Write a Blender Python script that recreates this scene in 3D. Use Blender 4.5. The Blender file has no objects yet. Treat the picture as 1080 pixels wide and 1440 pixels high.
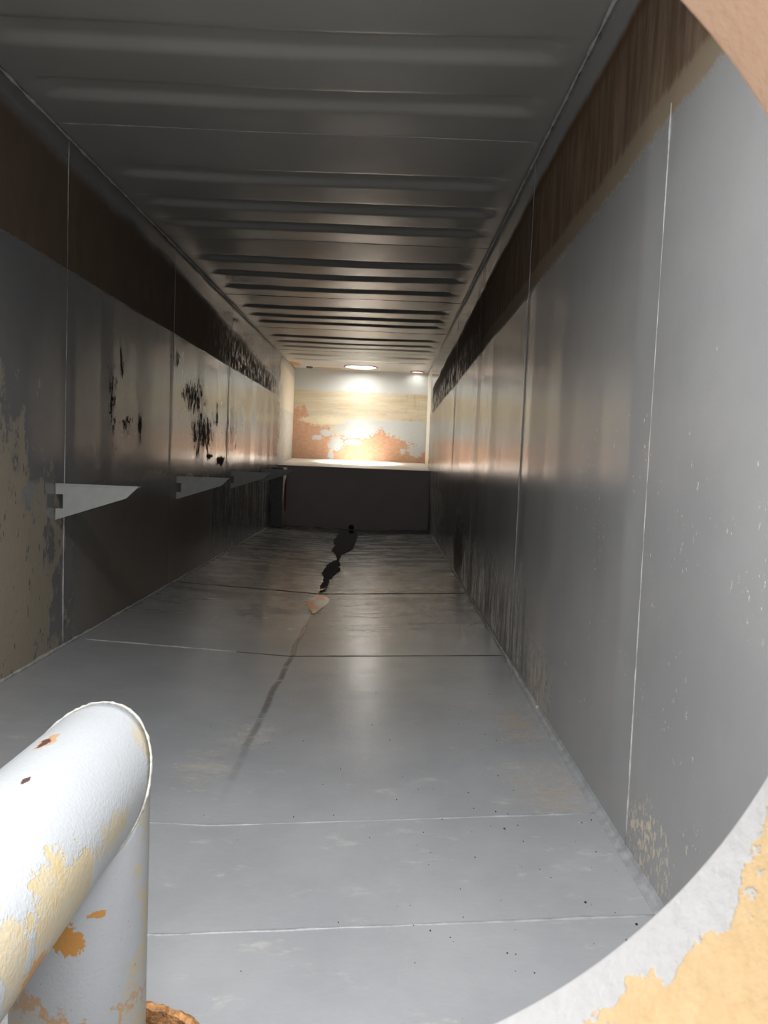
import bpy, bmesh, math, random
from mathutils import Vector, Matrix
C = bpy.context.scene.collection
sc = bpy.context.scene
PI = math.pi

# ------------------------------------------------------------------ dimensions (metres)
XL, XR = -1.713, 0.727            # side walls (camera stands at x = 0)
XC = 0.5 * (XL + XR)              # tank centre line, valley of the floor
Y0, Y1 = 0.306, 14.36             # inner faces of front and back wall
ZC = 2.686                        # ceiling
EYE = 1.0799
HX, HZ, HR = -0.0676, 1.0715, 0.254   # manhole in the front wall

# ------------------------------------------------------------------ camera
f_px, pitch, yaw, roll = 1096.25, -0.0669, 0.0011, 0.0402
fwd = Vector((math.sin(yaw) * math.cos(pitch), math.cos(yaw) * math.cos(pitch), math.sin(pitch)))
rgt = Vector((math.cos(yaw), -math.sin(yaw), 0))
up = rgt.cross(fwd)
r2 = math.cos(roll) * rgt + math.sin(roll) * up
u2 = -math.sin(roll) * rgt + math.cos(roll) * up
cam_d = bpy.data.cameras.new('camera')
cam = bpy.data.objects.new('camera', cam_d); C.objects.link(cam)
m = Matrix((r2, u2, -fwd)).transposed().to_4x4(); m.translation = (0, 0, EYE)
cam.matrix_world = m
cam_d.sensor_fit = 'VERTICAL'; cam_d.sensor_height = 36; cam_d.sensor_width = 27
cam_d.lens = f_px / 1440 * 36
cam_d.clip_start = 0.02
cam_d.dof.use_dof = True; cam_d.dof.focus_distance = 3.0; cam_d.dof.aperture_fstop = 24
sc.camera = cam

# ------------------------------------------------------------------ world, daylight, exposure
w = bpy.data.worlds.new('world'); sc.world = w; w.use_nodes = True
bg = w.node_tree.nodes['Background']
bg.inputs[0].default_value = (0.92, 0.96, 1.0, 1); bg.inputs[1].default_value = 1.2
def daylight(name, loc, size, power, rot, col=(1, .97, .93), spread=180):
    d = bpy.data.lights.new(name, 'AREA'); d.shape = 'DISK'; d.size = size; d.energy = power; d.color = col; d.spread = math.radians(spread)
    o = bpy.data.objects.new(name, d); C.objects.link(o); o.location = loc; o.rotation_euler = rot
    return o
BHX, BHY, BHR = -0.49, 13.80, 0.285      # large hatch by the back wall
SHX, SHY, SHR = 0.517, 14.2, 0.115       # small hatch beside it
FHX, FHY, FHR = XC, 1.05, 0.285          # hatch above the front of the tank
daylight('daylight_back_hatch', (BHX, BHY, ZC + .05), 2 * BHR - .03, 22, (0, 0, 0), (1, .97, .92))
daylight('daylight_back_zenith', (BHX, BHY, ZC + .052), 2 * BHR - .03, 46, (0, 0, 0), (1, .97, .92), 46)
daylight('daylight_small_hatch', (SHX, SHY, ZC + .05), 2 * SHR - .02, 2.2, (0, 0, 0), (1, .97, .92))
daylight('daylight_front_hatch', (FHX, FHY, ZC + .16), 2 * FHR - .03, 112, (0, 0, 0), (.96, .98, 1))
daylight('daylight_manhole', (HX, Y0 + .004, HZ), 2 * HR - .02, 25, (PI / 2, 0, 0), (.97, .98, 1))
sc.view_settings.view_transform = 'Standard'; sc.view_settings.look = 'None'
sc.view_settings.exposure = 0; sc.view_settings.gamma = 1; sc.view_settings.use_curve_mapping = False
sc.cycles.max_bounces = 10; sc.cycles.diffuse_bounces = 5; sc.cycles.glossy_bounces = 6
sc.cycles.sample_clamp_indirect = 8

# ------------------------------------------------------------------ node helper
class Mat:
    def __init__(s, name):
        s.m = bpy.data.materials.new(name); s.m.use_nodes = True
        s.t = s.m.node_tree; s.n = s.t.nodes; s.b = s.n['Principled BSDF']
        tc = s.n.new('ShaderNodeTexCoord'); s.P = tc.outputs['Object']
        sp = s.n.new('ShaderNodeSeparateXYZ'); s.link(s.P, sp.inputs[0])
        s.x, s.y, s.z = sp.outputs
    def link(s, a, b): s.t.links.new(a, b)
    def put(s, v, sock):
        if isinstance(v, bpy.types.NodeSocket): s.link(v, sock)
        elif isinstance(v, (tuple, list)): sock.default_value = tuple(v) + ((1,) if len(v) == 3 and len(sock.default_value) == 4 else ())
        else: sock.default_value = v
    def math(s, op, a, b=0, c=0, clamp=False):
        n = s.n.new('ShaderNodeMath'); n.operation = op; n.use_clamp = clamp
        for v, k in zip((a, b, c), n.inputs): s.put(v, k)
        return n.outputs[0]
    def add(s, a, b): return s.math('ADD', a, b)
    def mul(s, a, b): return s.math('MULTIPLY', a, b)
    def sub(s, a, b): return s.math('SUBTRACT', a, b)
    def mx(s, a, b): return s.math('MAXIMUM', a, b)
    def mn(s, a, b): return s.math('MINIMUM', a, b)
    def inv(s, a): return s.math('SUBTRACT', 1, a)
    def noise(s, scale, detail=5, rough=.6, vec=(1, 1, 1), off=(0, 0, 0), dist=0):
        mp = s.n.new('ShaderNodeMapping'); s.link(s.P, mp.inputs[0])
        mp.inputs['Scale'].default_value = vec; mp.inputs['Location'].default_value = off
        n = s.n.new('ShaderNodeTexNoise'); s.link(mp.outputs[0], n.inputs['Vector'])
        n.inputs['Scale'].default_value = scale; n.inputs['Detail'].default_value = detail
        n.inputs['Roughness'].default_value = rough; n.inputs['Distortion'].default_value = dist
        return n.outputs[0]
    def ss(s, v, a, b):                      # smoothstep 0 at a, 1 at b (a may exceed b)
        n = s.n.new('ShaderNodeMapRange'); n.interpolation_type = 'SMOOTHSTEP'
        if a > b: return s.inv(s.ss(v, b, a))
        s.put(v, n.inputs[0]); n.inputs[1].default_value = a; n.inputs[2].default_value = b
        return n.outputs[0]
    def rng(s, v, a0, a1, b0, b1): return s.mul(s.ss(v, a0, a1), s.ss(v, b1, b0))
    def mix(s, f, a, b):
        n = s.n.new('ShaderNodeMix'); n.data_type = 'RGBA'
        s.put(f, n.inputs[0]); s.put(a, n.inputs[6]); s.put(b, n.inputs[7]); return n.outputs[2]
    def mixf(s, f, a, b):
        n = s.n.new('ShaderNodeMix'); n.data_type = 'FLOAT'
        s.put(f, n.inputs[0]); s.put(a, n.inputs[2]); s.put(b, n.inputs[3]); return n.outputs[0]
    def blob(s, c, r, axes, n=None, amt=.5, e0=1.0, e1=.9):   # ragged ellipse mask in two axes
        v = None
        for k, a in enumerate(axes):
            q = s.math('DIVIDE', s.sub(getattr(s, a), c[k]), r[k]); q = s.mul(q, q)
            v = q if v is None else s.add(v, q)
        v = s.math('SQRT', v)
        if n is not None: v = s.add(v, s.mul(s.sub(n, .5), amt * 2))
        return s.ss(v, e0, e1)
    def done(s, col, rough, bump=None, dist=.002, strength=.5, spec=.5, metal=0):
        s.put(col, s.b.inputs['Base Color']); s.put(rough, s.b.inputs['Roughness'])
        s.put(spec, s.b.inputs['Specular IOR Level']); s.b.inputs['Metallic'].default_value = metal
        if bump is not None:
            n = s.n.new('ShaderNodeBump'); n.inputs['Strength'].default_value = strength
            n.inputs['Distance'].default_value = dist
            s.link(bump, n.inputs['Height']); s.link(n.outputs[0], s.b.inputs['Normal'])
        return s.m

GREY = (.185, .183, .182)
TAN = (.33, .27, .19)
RUST = (.085, .052, .030)

def mat_left():
    M = Mat('left_wall_paint')
    nb = M.noise(1.3, 6, .65); nf = M.noise(9, 6, .7, (1, 1, .55)); nv = M.noise(5, 6, .7, (1, 3, .35), (3, 1, 7)); nf2 = M.noise(22, 5, .7, (1, 1.6, .5), (5, 0, 0))
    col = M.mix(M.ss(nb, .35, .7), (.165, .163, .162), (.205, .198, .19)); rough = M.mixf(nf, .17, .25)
    spec = .5
    # warm bare metal low on the wall
    brown = M.mul(M.rng(M.y, 3.9, 5.0, 6.5, 8.5), M.ss(M.add(M.z, M.mul(M.sub(nb, .5), .5)), 1.0, .6))
    col = M.mix(M.mul(brown, .8), col, (.125, .095, .068)); rough = M.mixf(brown, rough, .42)
    # peeled tan patches at the front
    g = M.add(M.mul(M.ss(M.y, 4.9, 3.3), .34), M.mul(M.ss(M.z, 1.8, .2), .22))
    pk = M.add(M.add(M.mul(nf, .55), M.mul(nb, .45)), M.sub(g, .34))
    pm = M.mul(M.ss(pk, .53, .56), M.ss(M.add(M.z, M.mul(nb, .5)), 1.85, 1.65))
    col = M.mix(pm, col, M.mix(nf2, (.25, .21, .155), (.36, .31, .235))); rough = M.mixf(pm, rough, .75)
    dk = M.mul(pm, M.ss(nf2, .60, .66)); col = M.mix(dk, col, (.10, .095, .09))
    # far lower wall : vertical scuffs
    sm = M.mul(M.mul(M.ss(M.y, 6.8, 8.5), M.ss(M.z, .95, .6)), M.ss(nv, .50, .62))
    col = M.mix(sm, col, (.33, .30, .25)); rough = M.mixf(sm, rough, .5)
    # black scars in the paint
    sn = M.add(M.mul(nf2, .6), M.mul(M.noise(13, 5, .7, (1, .9, 1.1), (9, 2, 2)), .4))
    hot = M.mul(M.blob((6.95, 1.56), (.75, .28), 'yz', None, 0, 1, 0), .17)
    for c, r, a in (((7.3, 1.26), (.85, .34), .18), ((7.6, 1.04), (.3, .06), .22), ((8.15, 1.0), (.45, .09), .26), ((4.88, 1.35), (.16, .55), .13), ((5.45, 1.25), (.08, .22), .20), ((5.2, 1.24), (.25, .10), .16), ((5.05, 1.62), (.10, .20), .13), ((6.35, 1.83), (.3, .14), .12), ((8.7, 1.3), (1.2, .5), .08), ((7.9, 1.45), (.12, .3), .15)):
        hot = M.mx(hot, M.mul(M.blob(c, r, 'yz', None, 0, 1, 0), a))
    sc1 = M.ss(M.add(sn, hot), .60, .63)
    scar = M.mul(sc1, M.ss(hot, 0, .03))
    col = M.mix(scar, col, (.022, .018, .015)); rough = M.mixf(scar, rough, .8)
    # rusty bare band near the top
    zt = M.add(M.add(M.z, M.mul(M.math('MAXIMUM', M.sub(M.y, 5.4), 0), .045)), M.mul(M.sub(nb, .5), .16))
    zb = M.add(M.z, M.mul(M.sub(nf2, .5), .03))
    band = M.mul(M.mul(M.ss(zt, 2.60, 2.50), M.ss(zb, 2.005, 2.02)), M.ss(M.add(M.y, M.mul(nf, 1.2)), 12.8, 12.3))
    keep = M.mul(M.ss(M.y, 7.0, 9.0), M.ss(M.noise(10, 6, .75, (1, 1.2, .8), (0, 3, 0)), .50, .56))
    band = M.mul(band, M.inv(M.mul(keep, .9)))
    col = M.mix(band, col, M.mix(nf, (.085, .058, .040), (.16, .118, .083))); rough = M.mixf(band, rough, .85)
    # paler cream and grey end by the back wall
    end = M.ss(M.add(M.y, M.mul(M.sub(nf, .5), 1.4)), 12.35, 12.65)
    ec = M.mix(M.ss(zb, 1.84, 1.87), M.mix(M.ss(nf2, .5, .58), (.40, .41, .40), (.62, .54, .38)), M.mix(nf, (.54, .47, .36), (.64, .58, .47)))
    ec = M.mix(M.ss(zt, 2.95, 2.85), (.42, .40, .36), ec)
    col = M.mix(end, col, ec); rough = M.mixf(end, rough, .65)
    spec = M.mixf(M.mx(band, M.mx(scar, M.mul(pm, .7))), .7, .12)
    fine = M.noise(110, 3, .6)
    return M.done(col, rough, M.add(fine, M.mul(pm, -.8)), .0007, .35, spec)

def mat_right():
    M = Mat('right_wall_paint')
    nb = M.noise(1.5, 6, .65, off=(4, 4, 4)); nf = M.noise(9, 6, .7, (1, 1, .5)); nf2 = M.noise(24, 5, .72, (1, 1.2, .55), (5, 0, 0)); ns = M.noise(60, 4, .65, (1, 1, .6))
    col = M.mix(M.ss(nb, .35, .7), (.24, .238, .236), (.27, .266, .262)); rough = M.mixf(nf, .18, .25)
    fl = M.mul(M.ss(ns, .645, .665), M.mul(M.ss(M.noise(3.2, 3, .6, off=(1, 7, 2)), .52, .62), M.ss(M.y, 3.2, 2.2)))
    fl = M.mul(fl, M.ss(M.z, 1.5, 1.2))
    base1 = M.mul(M.blob((1.98, .10), (.15, .10), 'yz', nf2, 1.3, 1.1, .7), M.ss(ns, .52, .57))
    base2 = M.mul(M.rng(M.y, 3.1, 3.45, 3.6, 3.7), M.mul(M.ss(M.add(M.z, M.mul(nf2, .3)), .5, .3), M.ss(nf2, .46, .56)))
    base3 = M.mul(M.rng(M.y, 3.6, 3.9, 5.6, 8.0), M.mul(M.ss(M.add(M.z, M.mul(nf, .4)), .75, .35), M.ss(M.noise(6, 5, .7, (1, 3, .4)), .45, .6)))
    cream = M.mx(fl, M.mx(base1, base2))
    col = M.mix(cream, col, (.50, .43, .32)); col = M.mix(M.mul(base3, .6), col, (.19, .155, .12))
    sm = M.mul(M.mul(M.ss(M.y, 8.5, 10.5), M.ss(M.z, .8, .4)), M.ss(M.noise(5, 6, .7, (1, 2.5, .35), (3, 1, 7)), .48, .6))
    col = M.mix(M.mul(sm, .45), col, (.28, .25, .20))
    dn = M.mul(M.blob((7.4, .26), (.5, .32), 'yz', M.add(M.mul(nf2, .5), M.mul(nf, .5)), 2.6, 1.0, .7), .75)
    col = M.mix(dn, col, (.075, .048, .03))
    scr = M.mul(M.blob((8.0, 1.55), (.5, .08), 'yz'), M.ss(nf2, .54, .58)); col = M.mix(scr, col, (.03, .025, .02))
    mt = M.mx(M.mx(cream, dn), M.mx(base3, sm)); rough = M.mixf(mt, rough, .7)
    # rusty bare band near the top
    zt = M.add(M.add(M.z, M.mul(M.math('MAXIMUM', M.sub(M.y, 4), 0), .028)), M.mul(M.sub(nb, .5), .10))
    zb = M.add(M.add(M.z, M.mul(M.sub(nf2, .5), .07)), M.mul(M.math('MAXIMUM', M.sub(M.y, 2), 0), .016))
    band = M.mul(M.mul(M.ss(zt, 2.55, 2.50), M.ss(zb, 2.01, 2.04)), M.ss(M.add(M.y, M.mul(nf, 1.0)), 13.4, 13.0))
    keep = M.mul(M.ss(M.y, 5.5, 8.5), M.mul(M.ss(M.noise(10, 6, .75, (1, 1.2, .8), (0, 3, 0)), .48, .56), M.ss(M.add(M.z, M.mul(M.sub(M.y, 2), .018)), 2.36, 2.22)))
    band = M.mul(band, M.inv(M.mul(keep, .85)))
    st = M.noise(7, 5, .7, (1, 2.5, .35), (1, 1, 3))
    bc = M.mix(M.ss(st, .3, .75), (.10, .064, .040), (.20, .142, .095))
    bc = M.mix(M.ss(zb, 2.13, 2.10), bc, (.21, .165, .115))
    bc = M.mix(M.ss(M.y, 5, 7.5), bc, (.05, .032, .022))
    bc = M.mix(M.mul(M.ss(zt, 2.44, 2.50), .7), bc, (.10, .052, .022))
    col = M.mix(band, col, bc); rough = M.mixf(band, rough, .85)
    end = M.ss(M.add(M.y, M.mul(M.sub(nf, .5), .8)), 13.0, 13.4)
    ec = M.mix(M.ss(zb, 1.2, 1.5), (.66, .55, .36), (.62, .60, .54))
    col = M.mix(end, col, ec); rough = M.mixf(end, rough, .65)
    spec = M.mixf(M.mx(band, mt), .7, .12)
    fine = M.noise(95, 3, .6)
    return M.done(col, rough, M.add(fine, M.mul(cream, -.5)), .0008, .42, spec)

def mat_ceiling():
    M = Mat('ceiling_paint')
    nb = M.noise(1.1, 6, .65, off=(2, 8, 1)); nf = M.noise(14, 6, .7)
    col = M.mix(M.ss(nb, .3, .7), (.235, .228, .208), (.27, .262, .242)); rough = M.mixf(nf, .25, .36)
    rs = M.mx(M.blob((-1.66, 13.72), (.12, .34), 'xy', nf, .5), M.blob((-1.1, 14.2), (.30, .10), 'xy', nf, .6))
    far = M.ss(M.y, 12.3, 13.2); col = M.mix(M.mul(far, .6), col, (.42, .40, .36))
    col = M.mix(rs, col, (.36, .19, .07)); rough = M.mixf(rs, rough, .8)
    fine = M.noise(90, 3, .6)
    return M.done(col, rough, fine, .0007, .30)

def mat_floor():
    M = Mat('floor_paint')
    nb = M.noise(1.6, 6, .65); nf = M.noise(8, 6, .7, (.55, 1.2, 1)); nf2 = M.noise(26, 5, .7, (.6, 1.2, 1)); ns = M.noise(140, 3, .6)
    col = M.mix(M.ss(nb, .3, .7), (.255, .259, .266), (.305, .307, .312)); rough = M.mixf(M.ss(nf, .3, .7), .18, .26)
    dust = M.mul(M.mul(M.ss(nf, .55, .68), M.ss(nf2, .45, .58)), M.ss(M.y, 4.2, 2.4))
    col = M.mix(M.mul(dust, .55), col, (.42, .40, .36))
    for c, r in (((.60, 2.58), (.13, .22)), ((.60, 3.2), (.09, .28)), ((-.62, 2.75), (.10, .22)), ((-.48, 3.1), (.09, .16))):
        b = M.mul(M.mul(M.blob(c, (r[0] * 1.2, r[1] * 1.2), 'xy', nf2, 1.0, 1.1, .1), M.ss(nf, .35, .6)), .5); col = M.mix(b, col, (.40, .36, .29) if c[0] < 0 else (.36, .27, .17)); rough = M.mixf(b, rough, .55)
    # darker, warmer blotches towards the step
    gr = M.mul(M.ss(M.y, 4.0, 6.5), M.ss(M.noise(4, 6, .7, (.5, 1.4, 1), (7, 1, 0)), .42, .62))
    col = M.mix(M.mul(gr, .7), col, (.175, .162, .148)); rough = M.mixf(gr, rough, .34)
    # damp line along the valley
    wob = M.add(M.x, M.mul(M.sub(M.noise(2.2, 4, .6, off=(0, 3, 3)), .5), .05))
    wet = M.mul(M.rng(wob, XC - .022, XC - .006, XC + .006, XC + .022), M.rng(M.y, 2.3, 3.6, 5.0, 5.6))
    wet = M.mul(wet, M.ss(nf, .3, .5))
    col = M.mix(M.mul(wet, .75), col, (.07, .066, .062)); rough = M.mixf(wet, rough, .27)
    spk = M.mul(M.ss(ns, .72, .74), M.ss(nf, .52, .6)); col = M.mix(spk, col, (.06, .05, .045))
    fine = M.add(M.noise(80, 3, .6, (.6, 1, 1)), M.mul(M.noise(18, 4, .6, (.6, 1, 1)), 1.5))
    return M.done(col, rough, fine, .0011, .5, .7)

def mat_back():
    M = Mat('back_wall_paint')
    nf = M.noise(7, 6, .72, (1, 1, 1)); nf2 = M.noise(20, 6, .72, (.8, 1, 1.2), (1, 2, 3)); nw = M.noise(2.2, 4, .6, (1, 1, 1), (3, 3, 3))
    nh = M.noise(5, 6, .7, (.25, 1, 2.0)); nv = M.noise(9, 6, .75, (1.6, 1, .5), (4, 0, 0))
    tan = M.mix(M.ss(nh, .3, .7), (.46, .385, .26), (.57, .52, .41))
    tan = M.mix(M.mul(M.ss(nv, .5, .7), M.ss(M.x, .1, .5)), tan, (.38, .29, .17))
    zq = M.add(M.z, M.mul(M.sub(nf, .5), .10))
    # grey paint under the roof
    col = M.mix(M.ss(zq, 2.26, 2.32), tan, (.50, .52, .51))
    # grey-blue lower middle
    zr = M.add(M.add(M.z, M.mul(M.sub(nf2, .5), .20)), M.mul(M.sub(nw, .5), .12))
    g = M.ss(zr, 1.83, 1.79); g = M.mul(g, M.ss(M.add(M.x, M.mul(M.sub(nf, .5), .9)), -1.1, -.75))
    blue = M.mix(nf2, (.40, .44, .46), (.52, .53, .51))
    wash = M.mul(M.rng(M.z, 1.75, 1.85, 1.95, 2.1), M.ss(nf, .5, .7)); col = M.mix(M.mul(wash, .7), col, (.50, .50, .46))
    col = M.mix(g, col, blue)
    # orange primer, its upper edge ragged and lower towards the right
    rp = M.n.new('ShaderNodeValToRGB'); M.link(M.math('DIVIDE', M.sub(M.x, XL), XR - XL), rp.inputs[0])
    st = ((-1.69, 1.98), (-1.485, 1.99), (-1.395, 1.68), (-1.05, 1.63), (-.987, 1.48), (-.72, 1.465), (-.44, 1.45), (-.235, 1.52), (-.107, 1.63), (.02, 1.56), (.25, 1.46), (.555, 1.37), (.71, 1.24))
    el = rp.color_ramp.elements
    while len(el) < len(st): el.new(.5)
    for e, (xx, zz) in zip(el, st): e.position = (xx - XL) / (XR - XL); e.color = (zz - 1,) * 3 + (1,)
    rz = M.n.new('ShaderNodeRGBToBW'); M.link(rp.outputs[0], rz.inputs[0])
    edge = M.add(M.sub(M.sub(M.z, 1), rz.outputs[0]), M.add(M.mul(M.sub(nf2, .5), .35), M.mul(M.sub(nv, .5), .22)))
    p = M.ss(edge, .012, -.012)
    prim = M.mix(M.ss(nf2, .3, .75), (.44, .25, .155), (.52, .335, .235))
    col = M.mix(p, col, prim)
    nr = M.add(M.mul(nf2, .6), M.mul(nf, .4))
    for c, r in (((-.92, 1.33), (.15, .13)), ((-1.0, 1.15), (.06, .13)), ((-.605, 1.375), (.15, .055)), ((.53, 1.26), (.13, .11)), ((.31, 1.235), (.05, .06)), ((.66, 1.38), (.10, .16)), ((-1.10, 1.53), (.12, .06)), ((-1.25, 1.44), (.11, .045))):
        col = M.mix(M.blob(c, r, 'xz', nr, 2.2, 1.0, .85), col, blue)
    sk = M.mul(M.blob((-1.15, 1.76), (.46, .08), 'xz', nf2, 1.2), M.ss(nf2, .38, .46)); col = M.mix(sk, col, (.62, .55, .40))
    patch = M.mul(M.rng(M.x, -1.26, -1.25, -.93, -.92), M.rng(M.z, 1.71, 1.715, 1.80, 1.805)); col = M.mix(M.mul(patch, .6), col, (.66, .60, .46))
    return M.done(col, .75, nf2, .002, .3, .25)

def plain(name, col, rough=.5, var=.12, scale=12, bump=.3, dist=.001, bscale=90, spec=.5, metal=0):
    M = Mat(name); n = M.noise(scale, 5, .65)
    d = tuple(c * (1 - var) for c in col); l = tuple(min(1, c * (1 + var)) for c in col)
    return M.done(M.mix(M.ss(n, .3, .7), d, l), rough, M.noise(bscale, 3, .6), dist, bump, spec, metal)

def mat_step():
    M = Mat('platform_paint_lit_top')
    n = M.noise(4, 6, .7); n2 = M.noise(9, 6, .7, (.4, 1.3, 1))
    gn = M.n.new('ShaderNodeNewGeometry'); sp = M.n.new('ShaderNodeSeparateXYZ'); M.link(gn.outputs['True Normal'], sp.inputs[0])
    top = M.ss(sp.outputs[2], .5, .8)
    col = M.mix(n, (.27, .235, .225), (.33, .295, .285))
    col = M.mix(top, col, M.mix(M.ss(n2, .3, .7), (.52, .46, .39), (.66, .62, .56)))  # upward faces coloured lighter, daylight on the top painted in
    return M.done(col, M.mixf(top, .55, .5), M.noise(60, 3), .001, .3)

def mat_pipe():
    M = Mat('pipe_paint')
    px, pz, py = -.484, .514, 1.268
    n1 = M.noise(16, 6, .7, (1, .7, .7)); n2 = M.noise(40, 5, .7); n3 = M.noise(9, 5, .65, off=(3, 1, 4)); ns = M.noise(120, 3, .6, off=(0, 5, 0))
    col = M.mix(n3, (.29, .297, .304), (.34, .347, .353))
    return M, n1, n2, n3, ns, col
def mat_pipe_h():
    M, n1, n2, n3, ns, col = mat_pipe()
    # flaked primer on the right flank
    nn_ = M.add(M.mul(n1, .6), M.mul(n2, .4))
    fl_x = M.ss(M.x, -.44, -.40)
    a = M.mul(M.blob((.925, .50), (.12, .075), 'yz', nn_, 1.6), fl_x)
    b = M.mul(M.blob((1.10, .52), (.10, .028), 'yz', nn_, 1.8, 1, .3), fl_x)
    b = M.mx(b, M.mul(M.blob((1.33, .57), (.06, .05), 'yz', nn_, 2.0, 1, .5), fl_x))
    c = M.mul(M.blob((.805, .52), (.035, .06), 'yz', nn_, 2.0), fl_x)
    f = M.mx(M.mul(a, .95), M.mx(M.mul(b, .8), M.mul(c, .8)))
    col = M.mix(f, col, M.mix(M.ss(n2, .3, .7), (.38, .29, .15), (.36, .32, .235)))
    d = M.mul(M.blob((.865, .462), (.035, .03), 'yz', n2, .9), fl_x); col = M.mix(d, col, (.36, .17, .04))
    ch = M.mx(M.blob((-.512, 1.183), (.008, .022), 'xy', n2, 1.6), M.blob((-.474, 1.039), (.005, .011), 'xy', n2, 1.4))
    ha = M.mul(M.blob((-.510, 1.188), (.014, .032), 'xy', n2, 1.6), M.ss(M.z, .58, .59)); col = M.mix(ha, col, (.36, .22, .12))
    ch = M.mul(ch, M.ss(M.z, .58, .59)); col = M.mix(ch, col, (.07, .035, .03))
    return M.done(col, .42, M.add(M.noise(190, 2, .5), M.mul(f, -.6)), .002, .45)
def mat_pipe_v():
    M, n1, n2, n3, ns, col = mat_pipe()
    a = M.ss(M.add(M.z, M.mul(M.sub(n3, .5), .30)), .20, .14); col = M.mix(M.mul(a, .75), col, M.mix(n2, (.38, .27, .13), (.42, .37, .27)))
    ln = M.math('ABSOLUTE', M.sub(M.add(M.z, M.mul(M.sub(n3, .5), .30)), .19)); col = M.mix(M.mul(M.ss(ln, .012, .002), .85), col, (.36, .20, .08))
    e = M.mul(M.ss(M.x, -.40, -.378), M.ss(n1, .50, .56)); col = M.mix(M.mul(e, .7), col, (.40, .30, .15))
    fl = M.mx(M.blob((-.462, .318), (.024, .026), 'xz', n2, 1.4), M.blob((-.428, .350), (.012, .005), 'xz', n2, 2.2)); col = M.mix(fl, col, (.36, .17, .04))
    sp = M.mul(M.ss(ns, .70, .72), M.ss(M.z, .38, .25)); col = M.mix(sp, col, (.22, .10, .05))
    return M.done(col, .42, M.noise(190, 2, .5), .002, .45)
def mat_ring():
    M = Mat('manhole_paint')
    n1 = M.noise(13, 6, .7, off=(.3, 0, .2)); n2 = M.noise(45, 4, .65); n3 = M.noise(30, 5, .7, (1, 1, .5))
    low = M.ss(M.z, 1.12, .98)
    peach = M.mix(n3, (.80, .50, .33), (.88, .64, .48))
    yel = M.mix(n2, (.44, .275, .125), (.50, .38, .215))
    wh = M.mix(n2, (.35, .345, .34), (.41, .405, .40))
    q = M.add(M.add(n1, M.mul(M.math('SUBTRACT', .291, M.y), 5.0)), M.mul(M.sub(M.z, .90), 1.3))
    m = M.ss(M.add(q, M.mul(M.sub(n2, .5), .35)), .575, .60)
    col = M.mix(low, peach, M.mix(m, wh, yel))
    return M.done(col, .6, M.add(M.noise(110, 3, .6), M.mul(m, .4)), .003, .5)

M_left, M_right, M_ceil, M_floor, M_back = mat_left(), mat_right(), mat_ceiling(), mat_floor(), mat_back()
M_bead = plain('weld_bead_paint', (.36, .35, .33), .5, .25, 30, .6, .003, 120)
M_beadg = plain('grey_bead_paint', (.25, .253, .258), .4, .2, 20, .5, .002, 120)
M_grey = plain('wall_grey', GREY, .35)
M_brk = plain('bracket_paint', (.34, .34, .325), .45, .06)
M_dark = plain('dark_steel', (.05, .048, .046), .5)
M_post = plain('post_paint', (.10, .10, .10), .5)
M_lit = plain('post_side_lit_tone', (.62, .55, .46), .6, .2)  # light falling on the box side is put into this pale colour
M_red = plain('red_primer', (.33, .008, .014), .5, .2)
M_rust = plain('flaking_rust', (.36, .18, .075), .85, .5, 45, .9, .004, 120, .2)
M_rock = plain('black_sludge', (.045, .038, .035), .6, .6, 60, .9, .004, 90)
M_hatch = plain('hatch_paint', (.75, .74, .70), .5)
M_hrust = plain('hatch_rim_rust', (.20, .06, .04), .7, .3)
M_black = plain('hole_shade_black', (.008, .008, .008), .9)
M_front = plain('front_wall_paint', (.30, .30, .30), .5)
M_grit = plain('grit_black', (.02, .018, .016), .8)
Wm = Mat('water'); Wm.b.inputs['IOR'].default_value = 1.33
M_water = Wm.done((.04, .038, .036), .03, None, spec=.5)

# ------------------------------------------------------------------ object helpers
def obj(name, bm, mat, parent=None, smooth=False, **props):
    me = bpy.data.meshes.new(name); bmesh.ops.recalc_face_normals(bm, faces=bm.faces); bm.to_mesh(me); bm.free()
    if smooth:
        for p in me.polygons: p.use_smooth = True
    me.materials.append(mat)
    o = bpy.data.objects.new(name, me); C.objects.link(o)
    if parent: o.parent = parent
    for k, v in props.items(): o[k] = v
    return o
def struct(name, bm, mat, smooth=False): return obj(name, bm, mat, None, smooth, kind='structure')
def thing(name, label, cat, group=None):
    o = bpy.data.objects.new(name, None); C.objects.link(o); o['label'] = label; o['category'] = cat
    if group: o['group'] = group
    return o
def add_box(bm, a, b):
    vs = [bm.verts.new((x, y, z)) for x in (a[0], b[0]) for y in (a[1], b[1]) for z in (a[2], b[2])]
    for q in ((0, 1, 3, 2), (4, 6, 7, 5), (0, 4, 5, 1), (2, 3, 7, 6), (0, 2, 6, 4), (1, 5, 7, 3)): bm.faces.new([vs[i] for i in q])
def box(a, b): bm = bmesh.new(); add_box(bm, a, b); return bm
def prism(poly, d):                           # closed polygon (3D points) extruded by vector d
    bm = bmesh.new(); d = Vector(d)
    a = [bm.verts.new(p) for p in poly]; b = [bm.verts.new(Vector(p) + d) for p in poly]
    bm.faces.new(a); bm.faces.new(b[::-1])
    for i in range(len(a)): j = (i + 1) % len(a); bm.faces.new((a[i], b[i], b[j], a[j]))
    return bm
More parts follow.
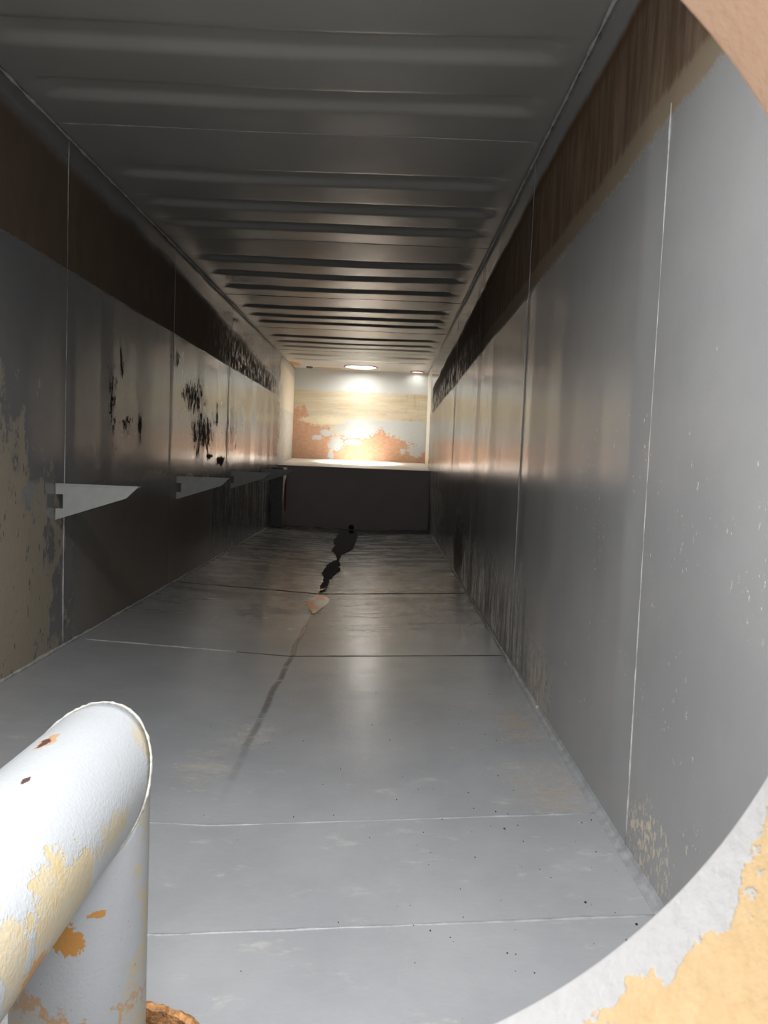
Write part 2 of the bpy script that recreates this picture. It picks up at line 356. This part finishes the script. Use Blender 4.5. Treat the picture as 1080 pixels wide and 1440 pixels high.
def slab(us, vs, fn, out):                    # closed slab: surface fn(u,v), pushed by out(p) for the outer face
    bm = bmesh.new(); nu, nv = len(us), len(vs)
    A = [[bm.verts.new(fn(u, v)) for v in vs] for u in us]
    O = {}
    for i in range(nu):
        for j in range(nv):
            if i in (0, nu - 1) or j in (0, nv - 1): O[i, j] = bm.verts.new(out(A[i][j].co))
    for i in range(nu - 1):
        for j in range(nv - 1): bm.faces.new((A[i][j], A[i + 1][j], A[i + 1][j + 1], A[i][j + 1]))
    ring = [(i, 0) for i in range(nu)] + [(nu - 1, j) for j in range(1, nv)] + [(i, nv - 1) for i in range(nu - 2, -1, -1)] + [(0, j) for j in range(nv - 2, 0, -1)]
    for k in range(len(ring)):
        p, q = ring[k], ring[(k + 1) % len(ring)]
        bm.faces.new((A[p[0]][p[1]], A[q[0]][q[1]], O[q], O[p]))
    bm.faces.new([O[p] for p in ring])
    return bm
def cyl(axis, c, r, a, b, n=64):
    bm = bmesh.new(); R = []
    for t in (a, b):
        row = []
        for k in range(n):
            th = 2 * PI * k / n; u, v = r * math.cos(th), r * math.sin(th)
            row.append(bm.verts.new({'x': (t, c[0] + u, c[1] + v), 'y': (c[0] + u, t, c[1] + v), 'z': (c[0] + u, c[1] + v, t)}[axis]))
        R.append(row)
    bm.faces.new(R[0]); bm.faces.new(R[1][::-1])
    for k in range(n): bm.faces.new((R[0][k], R[1][k], R[1][(k + 1) % n], R[0][(k + 1) % n]))
    return bm
def cut(o, bm):                               # boolean difference, applied
    me = bpy.data.meshes.new('cutter'); bmesh.ops.recalc_face_normals(bm, faces=bm.faces); bm.to_mesh(me); bm.free()
    c = bpy.data.objects.new('cutter', me); C.objects.link(c)
    md = o.modifiers.new('cut', 'BOOLEAN'); md.operation = 'DIFFERENCE'; md.object = c; md.solver = 'EXACT'
    bpy.context.view_layer.update()
    new = bpy.data.meshes.new_from_object(o.evaluated_get(bpy.context.evaluated_depsgraph_get()))
    o.modifiers.remove(md); old = o.data; o.data = new; bpy.data.meshes.remove(old)
    bpy.data.objects.remove(c); bpy.data.meshes.remove(me)
def lathe(profile, axis, c, n=96, closed=True, jit=0, seed=0):   # profile: (radius, along axis)
    bm = bmesh.new(); rnd = random.Random(seed); rows = []
    for k in range(n):
        th = 2 * PI * k / n; row = []
        for r, t in profile:
            r += rnd.uniform(-jit, jit); t2 = t + rnd.uniform(-jit, jit)
            u, v = r * math.cos(th), r * math.sin(th)
            row.append(bm.verts.new({'y': (c[0] + u, t2, c[1] + v), 'z': (c[0] + u, c[1] + v, t2)}[axis]))
        rows.append(row)
    m_ = len(profile)
    for k in range(n):
        a, b = rows[k], rows[(k + 1) % n]
        for j in range(m_ if closed else m_ - 1):
            j2 = (j + 1) % m_; bm.faces.new((a[j], b[j], b[j2], a[j2]))
    return bm
def tube(pts, r, n=8, jit=0, seed=0, closed=False, flat=1):
    bm = bmesh.new(); rnd = random.Random(seed); rows = []; N = len(pts)
    for i, p in enumerate(pts):
        p = Vector(p)
        t = (Vector(pts[(i + 1) % N if closed else min(i + 1, N - 1)]) - Vector(pts[i - 1 if closed else max(i - 1, 0)])).normalized()
        s = t.cross(Vector((0, 0, 1)) if abs(t.z) < .9 else Vector((1, 0, 0))).normalized(); q = s.cross(t)
        rr = r * (1 + rnd.uniform(-jit, jit)); off = (s * rnd.uniform(-1, 1) + q * rnd.uniform(-1, 1)) * r * jit * .4
        rows.append([bm.verts.new(p + off + s * rr * math.cos(2 * PI * k / n) + q * rr * flat * math.sin(2 * PI * k / n)) for k in range(n)])
    for i in range(N if closed else N - 1):
        a, b = rows[i], rows[(i + 1) % N]
        for k in range(n): bm.faces.new((a[k], a[(k + 1) % n], b[(k + 1) % n], b[k]))
    if not closed: bm.faces.new(rows[0][::-1]); bm.faces.new(rows[-1])
    return bm
def frange(a, b, s):
    n = max(1, round((b - a) / s)); return [a + (b - a) * i / n for i in range(n + 1)]
def sstep(t): t = max(0, min(1, t)); return t * t * (3 - 2 * t)

# ------------------------------------------------------------------ setting: floor, ceiling, walls
VAL = .055
def floor_z(x, y=0): return -VAL * (1 - abs(x - XC) / (XR - XC)) * (1 - sstep((y - 11.3) / 1.0) * .25)
SX, SY, SR = -.476, 1.318, .207
flo = struct('floor', slab(frange(XL - .02, XC, .1)[:-1] + frange(XC, XR + .02, .1), frange(Y0 - .02, Y1 + .02, .25), lambda x, y: (x, y, floor_z(x, y)), lambda p: (p.x, p.y, -.40)), M_floor)
cut(flo, cyl('z', (SX, SY), SR, -.34, .1))

SEAMS = [2.05, 4.0, 5.95, 8.0, 9.95, 11.95, 13.6]
RIBS = [2.55, 3.08, 3.56, 4.55, 5.06, 5.51, 6.47, 6.97, 7.53, 8.48, 8.98, 9.42, 10.5, 11.0, 11.48, 12.32, 12.92]
RX0, RX1 = XL + .075, XR - .075
def ceil_z(x, y):
    z = ZC
    for c in RIBS:                              # pressed grooves with tapered ends
        d = abs(y + .0 - c - .06)
        if d < .14:
            e = min(sstep((x - RX0) / .12), sstep((RX1 - x) / .12))
            z += .030 * e * (1 if d < .045 else 1 - sstep((d - .045) / .065))
    hw = (XR - XL) / 2; env = max(0, 1 - ((x - XC) / hw) ** 2)
    for a, b in zip(SEAMS[:-1], SEAMS[1:]):     # sheets sag between their seams
        if a <= y <= b:
            t = (y - a) / (b - a); z -= 4 * t * (1 - t) * .014 * env
    return z + .003 * math.sin(3.1 * x + 1.7 * y) * env
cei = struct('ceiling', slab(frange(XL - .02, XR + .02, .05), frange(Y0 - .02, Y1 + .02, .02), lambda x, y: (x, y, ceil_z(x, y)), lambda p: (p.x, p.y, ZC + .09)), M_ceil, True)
for hx, hy, hr in ((BHX, BHY, BHR), (SHX, SHY, SHR), (FHX, FHY, FHR)): cut(cei, cyl('z', (hx, hy), hr, ZC - .2, ZC + .3))

def crease(seed, seams, amp):
    rnd = random.Random(seed); k = [(Y0 - .1, 0)]; y = Y0 + .5
    while y < Y1:
        k.append((y, rnd.uniform(-amp, amp))); y += rnd.uniform(.18, .55)
    k.append((Y1 + .1, 0))
    for s in seams: k += [(s - .05, rnd.uniform(-amp, amp) * .6), (s + .05, rnd.uniform(-amp, amp) * .6)]
    k.sort()
    def f(y):
        for (a, u), (b, v) in zip(k[:-1], k[1:]):
            if a <= y <= b: return u + (v - u) * (y - a) / max(1e-6, b - a)
        return 0
    return f
LSEAM = [4.18, 6.25, 8.45, 10.6]; RSEAM = [2.15, 4.2, 6.42, 8.5, 10.5]
cl, cr = crease(11, LSEAM, .0060), crease(5, RSEAM, .0058)
def env_z(z): return min(1, sstep(z / .35), sstep((ZC - z) / .35))
ys = frange(Y0 - .02, Y1 + .02, .025); zs = frange(-.1, ZC + .05, .12)
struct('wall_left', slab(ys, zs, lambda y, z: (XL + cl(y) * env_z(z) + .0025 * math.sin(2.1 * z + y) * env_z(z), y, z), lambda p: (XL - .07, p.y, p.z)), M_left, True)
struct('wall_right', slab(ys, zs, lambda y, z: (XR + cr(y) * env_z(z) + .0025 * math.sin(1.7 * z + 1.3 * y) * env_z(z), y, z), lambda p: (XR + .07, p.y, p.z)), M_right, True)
struct('wall_back', box((XL - .06, Y1, -.1), (XR + .06, Y1 + .07, ZC + .06)), M_back)
wf = struct('wall_front', box((XL - .06, Y0 - .012, -.1), (XR + .06, Y0, ZC + .06)), M_front)
cut(wf, cyl('y', (HX, HZ), HR + .004, Y0 - .2, Y0 + .2, 128))

# weld beads along the edges and seams
tn = 0
def trim(pts, r, mat, jit=.3, flat=1, n=8):
    global tn; tn += 1
    struct('trim_%d' % tn, tube(pts, r, n, jit, tn, False, flat), mat, True)
trim([(XL + .004, y, .004) for y in frange(2.4, 12.28, .05)], .009, M_bead, .55)
trim([(XR - .004, y, .004) for y in frange(3.4, 12.28, .05)], .008, M_bead, .55)
trim([(XL + .003, y, ZC - .004) for y in frange(2.2, 13.7, .05)], .0065, M_bead, .6)
trim([(XR - .003, y, ZC - .004) for y in frange(2.2, 14.2, .05)], .0065, M_bead, .6)
def fillet(pts2):                               # caulked fillet on the near right edge
    global tn; tn += 1
    prof = [(0.002, 0.022), (.0, -.01), (-.026, -.01), (-.026, .000), (-.015, .003), (-.007, .008), (-.002, .015)]
    bm = bmesh.new(); rows = [[bm.verts.new((XR + a, y, b)) for a, b in prof] for y in pts2]
    for a, b in zip(rows[:-1], rows[1:]):
        for k in range(len(prof)): j = (k + 1) % len(prof); bm.faces.new((a[k], a[j], b[j], b[k]))
    bm.faces.new(rows[0]); bm.faces.new(rows[-1][::-1])
    struct('trim_%d' % tn, bm, M_beadg)
fillet(frange(Y0, 4.2, .2))
def wallbead(x, y, r, mat, z0=.02, z1=ZC - .02):
    f = cl if x < 0 else cr; s = 1 if x < 0 else -1
    trim([(x + f(y) * env_z(z), y, z) for z in frange(z0, z1, .06)], r, mat, .35)
wallbead(XL, LSEAM[0], .0032, M_bead); wallbead(XL, LSEAM[1], .002, M_beadg)
for y in LSEAM[2:]: wallbead(XL, y, .002, M_beadg)
wallbead(XR, RSEAM[0], .003, M_bead, .02, 2.06)
for y in RSEAM[1:]: wallbead(XR, y, .002, M_beadg)
for y in (1.76, 2.31):
    trim([(x, y + .06 * (x - XC), floor_z(x) - .001) for x in frange(XL + .02, XC, .06)[:-1] + frange(XC, XR - .02, .06)], .0048, M_beadg, .4, .7)
trim([(x, 4.36, floor_z(x) + .001) for x in frange(XL + .05, -.8, .06)], .006, M_bead, .3, .5)
trim([(x, 4.36, floor_z(x) + .001) for x in frange(-.8, XC, .06)[:-1] + frange(XC, XR - .02, .06)], .005, M_dark, .3, .5)
for y, mt in ((6.42, M_dark), (8.4, M_beadg), (10.45, M_bead)):
    trim([(x, y, floor_z(x) + .001) for x in frange(XL + .05, XC, .06)[:-1] + frange(XC, XR - .02, .06)], .008, mt, .3, .5)
for y in SEAMS[1:6]:
    trim([(x, y, ceil_z(x, y) + .001) for x in frange(XL + .02, XR - .02, .06)], .0035, M_beadg if y < 7 else M_dark, .4)

# ------------------------------------------------------------------ platform across the far end
YS = 12.3
pf = thing('raised_platform', 'tall dark steel platform spanning the far end below the lit back wall', 'platform')
zf, zbk = .932, 1.044
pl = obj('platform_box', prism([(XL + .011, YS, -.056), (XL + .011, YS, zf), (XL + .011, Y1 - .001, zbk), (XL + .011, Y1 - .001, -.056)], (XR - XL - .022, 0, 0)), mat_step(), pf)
cut(pl, cyl('y', (XC, floor_z(XC, 12.3) + .030), .038, YS - .1, YS + .2, 24))
bm = lathe([(.038, YS - .004), (.038, YS + .19), (.043, YS + .19), (.043, YS - .004)], 'y', (XC, floor_z(XC, 12.3) + .030), 24)
bmesh.ops.create_circle(bm, cap_ends=True, segments=24, radius=.0385, matrix=Matrix.Translation((XC, YS + .02, floor_z(XC, 12.3) + .030)) @ Matrix.Rotation(PI / 2, 4, 'X'))  # black disc stands in for the darkness inside the drain
obj('drain_pipe', bm, M_black, pf, label='small round black drain hole at the foot of the platform')

# corner box in front of the platform, with a round opening in its side
cb = thing('corner_box', 'narrow dark upright box against the left wall beside the far platform', 'box')
PX, PY, PZ = -1.535, 11.8, .90
obj('front_panel', box((XL + .005, PY, floor_z(XL)), (PX, PY + .02, PZ)), M_post, cb)
sd = obj('side_panel', box((PX - .005, PY + .02, floor_z(PX)), (PX, YS - .003, PZ)), M_lit, cb, label='pale lit-toned side panel with a round opening')
cut(sd, cyl('x', (12.2, .475), .275, PX - .1, PX + .1, 48))
obj('top_panel', box((XL + .005, PY + .02, PZ - .015), (PX - .005, YS - .003, PZ)), M_post, cb)
obj('inner_panel', box((PX - .012, PY + .03, .10), (PX - .0065, YS - .005, .85)), M_red, cb, label='dark red panel seen inside the round opening')
bm = bmesh.new()
pr = []
for k in range(40):
    a = PI * .12 + (2 * PI - .0) * k / 40
    pr.append((PX, 12.2 + .275 * math.cos(a), .475 + .275 * math.sin(a)))
pr = [p for p in pr if p[1] < YS - .012]
pr.sort(key=lambda p: math.atan2(p[2] - .475, -(p[1] - 12.2)))
obj('opening_rim', tube(pr, .005, 8), M_hatch, cb, True, label='pale round rim of the opening')

# ------------------------------------------------------------------ wall brackets
blab = ['light grey tapered wall bracket nearest the front, on the weld seam of the left wall',
        'grey tapered wall bracket second from the front on the left wall',
        'dark tapered wall bracket third from the front on the left wall',
        'dark tapered wall bracket farthest back, overlapping the corner box']
def bracket_parts():
    poly = [(0, 0, 0), (.424, 0, 0), (.368, 0, -.056), (0, 0, -.182), (0, 0, -.122), (.039, 0, -.122), (.039, 0, -.047), (0, 0, -.047)]
    web = prism(poly, (0, .012, 0))
    fl_ = prism([(0, -.004, 0), (.430, -.004, 0), (.430, .050, 0), (0, .050, 0)], (0, 0, .009))
    return web, fl_
b0 = thing('wall_bracket', blab[0], 'bracket', 'brackets along the left wall')
web, fl_ = bracket_parts(); obj('web_plate', web, M_brk, b0); obj('top_flange', fl_, M_brk, b0)
for i, (y, z) in enumerate(((4.06, .880), (6.42, .868), (8.67, .874), (10.8, .879))):
    o = b0
    if i:
        o = b0.copy(); C.objects.link(o); o['label'] = blab[i]
        for ch in list(b0.children):
            c = ch.copy(); C.objects.link(c); c.parent = o
    o.location = (XL + .002, y, z)

# ------------------------------------------------------------------ roof hatches
def hatch(name, label, x, y, r, h):
    t = thing(name, label, 'hatch')
    z0, z1 = ZC - .004, ZC + h
    obj('neck', lathe([(r - .008, z0), (r - .008, z1), (r - .0005, z1), (r - .0005, z0)], 'z', (x, y), 96), M_hatch, t, True)
    obj('rim', lathe([(r - .010, z0 - .008), (r + .012, z0 - .008), (r + .014, z0 + .0035), (r - .010, z0 + .0035)], 'z', (x, y), 96), M_hrust, t)
    return t
hatch('roof_hatch', 'large round roof hatch glowing with daylight before the back wall', BHX, BHY, BHR, .22)
hatch('roof_hatch', 'small round roof hatch glowing with daylight beside the right wall', SHX, SHY, SHR, .18)
v = thing('vent_stub', 'small dark pipe stub in the ceiling near the far left corner', 'pipe')
obj('stub_tube', lathe([(.045, ZC - .02), (.060, ZC - .02), (.060, ZC + .03), (.045, ZC + .03)], 'z', (-1.42, 14.1), 32), M_dark, v)
obj('stub_cap', cyl('z', (-1.42, 14.1), .047, ZC - .012, ZC + .0, 32), M_black, v)  # black disc in place of the shaded inside of the stub

# ------------------------------------------------------------------ manhole neck round the camera's view
mh = thing('manhole_neck', 'round manhole rim with peeling orange and white paint framing the view', 'manhole')
prof = [(HR + .0035, Y0 + .006)]
for k in range(9):
    a = PI / 2 * k / 8; prof.append((HR + .006 - .006 * math.sin(a), Y0 + .006 - .006 + .006 * math.cos(a) - .0))
prof += [(HR, Y0 - .02), (HR + .001, Y0 - .06), (HR + .001, Y0 - .145), (HR + .006, Y0 - .15), (HR + .012, Y0 - .145), (HR + .012, Y0 - .013), (HR + .0035, Y0 - .0125)]
obj('neck_ring', lathe(prof, 'y', (HX, HZ), 256), mat_ring(), mh, True)
obj('flange', lathe([(HR + .012, Y0 - .15), (HR + .07, Y0 - .15), (HR + .07, Y0 - .135), (HR + .012, Y0 - .135)], 'y', (HX, HZ), 128), M_hatch, mh)

# ------------------------------------------------------------------ inlet pipe: horizontal run, mitred down into the sump
PXc, PYm, PZc, PR = -.484, 1.268, .514, .1095
ip = thing('elbow_pipe', 'thick white painted pipe with a mitred bend and flaking paint', 'pipe')
n = 96
def pipe_h():
    bm = bmesh.new(); rows = []
    for t in [0] + [i / 40 for i in range(1, 41)]:
        row = []
        for k in range(n):
            a = 2 * PI * k / n; cx, cz = math.sin(a), math.cos(a)
            ye = PYm + PR * cz; y = Y0 + .001 + (ye - Y0) * t
            row.append(bm.verts.new((PXc + PR * cx, y, PZc + PR * cz)))
        rows.append(row)
    for a, b in zip(rows[:-1], rows[1:]):
        for k in range(n): bm.faces.new((a[k], a[(k + 1) % n], b[(k + 1) % n], b[k]))
    bm.faces.new(rows[0][::-1]); bm.faces.new(rows[-1])
    return bm
def pipe_v():
    bm = bmesh.new(); rows = []; zb_ = -.20
    for t in [i / 40 for i in range(41)]:
        row = []
        for k in range(n):
            a = 2 * PI * k / n; cx, cy = math.sin(a), math.cos(a)
            zt = PZc + PR * cy - .0006; row.append(bm.verts.new((PXc + PR * cx, PYm + PR * cy, zb_ + (zt - zb_) * t)))
        rows.append(row)
    for a, b in zip(rows[:-1], rows[1:]):
        for k in range(n): bm.faces.new((a[k], a[(k + 1) % n], b[(k + 1) % n], b[k]))
    bm.faces.new(rows[0][::-1]); bm.faces.new(rows[-1])
    return bm
obj('horizontal_pipe', pipe_h(), mat_pipe_h(), ip, True)
obj('vertical_pipe', pipe_v(), mat_pipe_v(), ip, True)
M_wb = plain('pipe_weld_paint', (.30, .288, .26), .5, .25, 40, .6, .003, 150)
obj('weld_bead', tube([(PXc + PR * math.sin(2 * PI * k / 120), PYm + PR * math.cos(2 * PI * k / 120), PZc + PR * math.cos(2 * PI * k / 120)) for k in range(120)], .0030, 8, .3, 4, True), M_wb, ip, True, label='rough weld bead round the mitred bend')

# ------------------------------------------------------------------ sump round the pipe foot
su = thing('floor_sump', 'round floor sump with a flaking rusty rim at the foot of the white pipe', 'sump')
zr_ = floor_z(SX + .15)
bm = bmesh.new(); rnd = random.Random(3); rows = []; nn = 120
for k in range(nn):
    a = 2 * PI * k / nn; row = []
    jr = rnd.uniform(-.004, .004)
    for r, dz in ((SR - .016 + jr, -.03), (SR - .014 + jr, .004), (SR - .002, .009 + rnd.uniform(-.002, .002)), (SR + .008 + rnd.uniform(-.004, .004), .002), (SR + .001, -.004)):
        x, y = SX + r * math.cos(a), SY + r * math.sin(a); row.append(bm.verts.new((x, y, floor_z(x) + dz)))
    rows.append(row)
for k in range(nn):
    a, b = rows[k], rows[(k + 1) % nn]
    for j in range(5): bm.faces.new((a[j], b[j], b[(j + 1) % 5], a[(j + 1) % 5]))
obj('rim', bm, M_rust, su, label='flaking orange rust rim')
obj('well', lathe([(SR - .003, -.36 + .03), (SR - .003, -.07), (SR - .008, -.07), (SR - .008, -.33), (.001, -.33), (.001, -.335), (SR - .003, -.335)], 'z', (SX, SY), 64, True), M_rock, su)
bm = bmesh.new()
for k in range(420):
    a, rr = rnd.uniform(0, 2 * PI), math.sqrt(rnd.uniform(.36, 1)) * (SR - .03)
    s = rnd.uniform(.006, .016)
    mt = Matrix.Translation((SX + rr * math.cos(a), SY + rr * math.sin(a), -.10 + rnd.uniform(-.02, .015))) @ Matrix.Rotation(rnd.uniform(0, 6), 4, (rnd.random(), rnd.random(), 1)) @ Matrix.Diagonal((s, s * rnd.uniform(.6, 1), s * .7, 1))
    bmesh.ops.create_icosphere(bm, subdivisions=1, radius=1, matrix=mt)
bm2 = lathe([(PR + .002, -.33), (PR + .002, -.105), (SR - .010, -.105), (SR - .010, -.33)], 'z', (SX, SY), 48)
me_ = bpy.data.meshes.new('tmp'); bm2.to_mesh(me_); bm2.free(); bm.from_mesh(me_); bpy.data.meshes.remove(me_)
obj('sludge', bm, M_rock, su, kind='stuff')

# ------------------------------------------------------------------ water lying in the valley
W1 = [(-.581,12.03),(-.660,11.24),(-.649,10.43),(-.599,10.01),(-.611,9.41),(-.519,8.97),(-.497,8.50),(-.558,8.28),(-.562,7.92),(-.559,7.50),(-.514,7.21),(-.521,6.90),(-.516,6.5),(-.470,6.55),(-.462,6.88),(-.466,7.15),(-.462,7.34),(-.408,7.87),(-.448,8.04),(-.432,8.18),(-.467,8.46),(-.475,8.82),(-.471,9.10),(-.365,9.56),(-.359,10.54),(-.352,11.02),(-.396,12.01)]
W2 = [(-.568,5.93),(-.566,6.11),(-.535,6.28),(-.482,6.35),(-.442,6.33),(-.395,6.15),(-.403,5.95),(-.439,5.72),(-.473,5.56),(-.517,5.71)]
def rough_edge(poly, seed, sub=6, amp=.012, smooth_=False):
    rnd = random.Random(seed); out = []
    for (a, b), (c, d) in zip(poly, poly[1:] + poly[:1]):
        for k in range(sub):
            t = k / sub; out.append((a + (c - a) * t + rnd.uniform(-amp, amp), b + (d - b) * t + rnd.uniform(-amp, amp) * 3))
    return out
def pool(name, label, poly):
    cxm = sum(p[0] for p in poly) / len(poly); bm = bmesh.new()
    top = [bm.verts.new((x, y, floor_z(x, y) + .0015)) for x, y in poly]
    fs = [bm.faces.new(top)]
    bmesh.ops.triangulate(bm, faces=fs)
    zt = max(v_.co.z for v_ in bm.verts)
    for v_ in bm.verts: v_.co.z = zt
    r = bmesh.ops.extrude_face_region(bm, geom=bm.faces[:])
    for e in r['geom']:
        if isinstance(e, bmesh.types.BMVert): e.co.z = -VAL - .004
    return obj(name, bm, M_water, None, False, label=label, category='puddle')
pool('puddle', 'long dark puddle running from the platform drain along the floor valley', rough_edge(W1, 2))
pool('puddle', 'small oval pinkish puddle just in front of the long dark puddle', rough_edge(W2, 5, 6, .004))

# ------------------------------------------------------------------ grit on the floor
bm = bmesh.new(); rnd = random.Random(8)
for k in range(95):
    x, y = (rnd.uniform(.1, .70), rnd.uniform(1.5, 2.6)) if k < 45 else (rnd.uniform(-.9, .7), rnd.uniform(1.55, 3.8))
    s = rnd.uniform(.0009, .0022) * (1.6 if rnd.random() < .08 else 1)
    bmesh.ops.create_icosphere(bm, subdivisions=1, radius=s, matrix=Matrix.Translation((x, y, floor_z(x) + s * .5)))
obj('floor_grit', bm, M_grit, None, False, label='scattered black specks of grit on the grey floor', category='grit', kind='stuff')
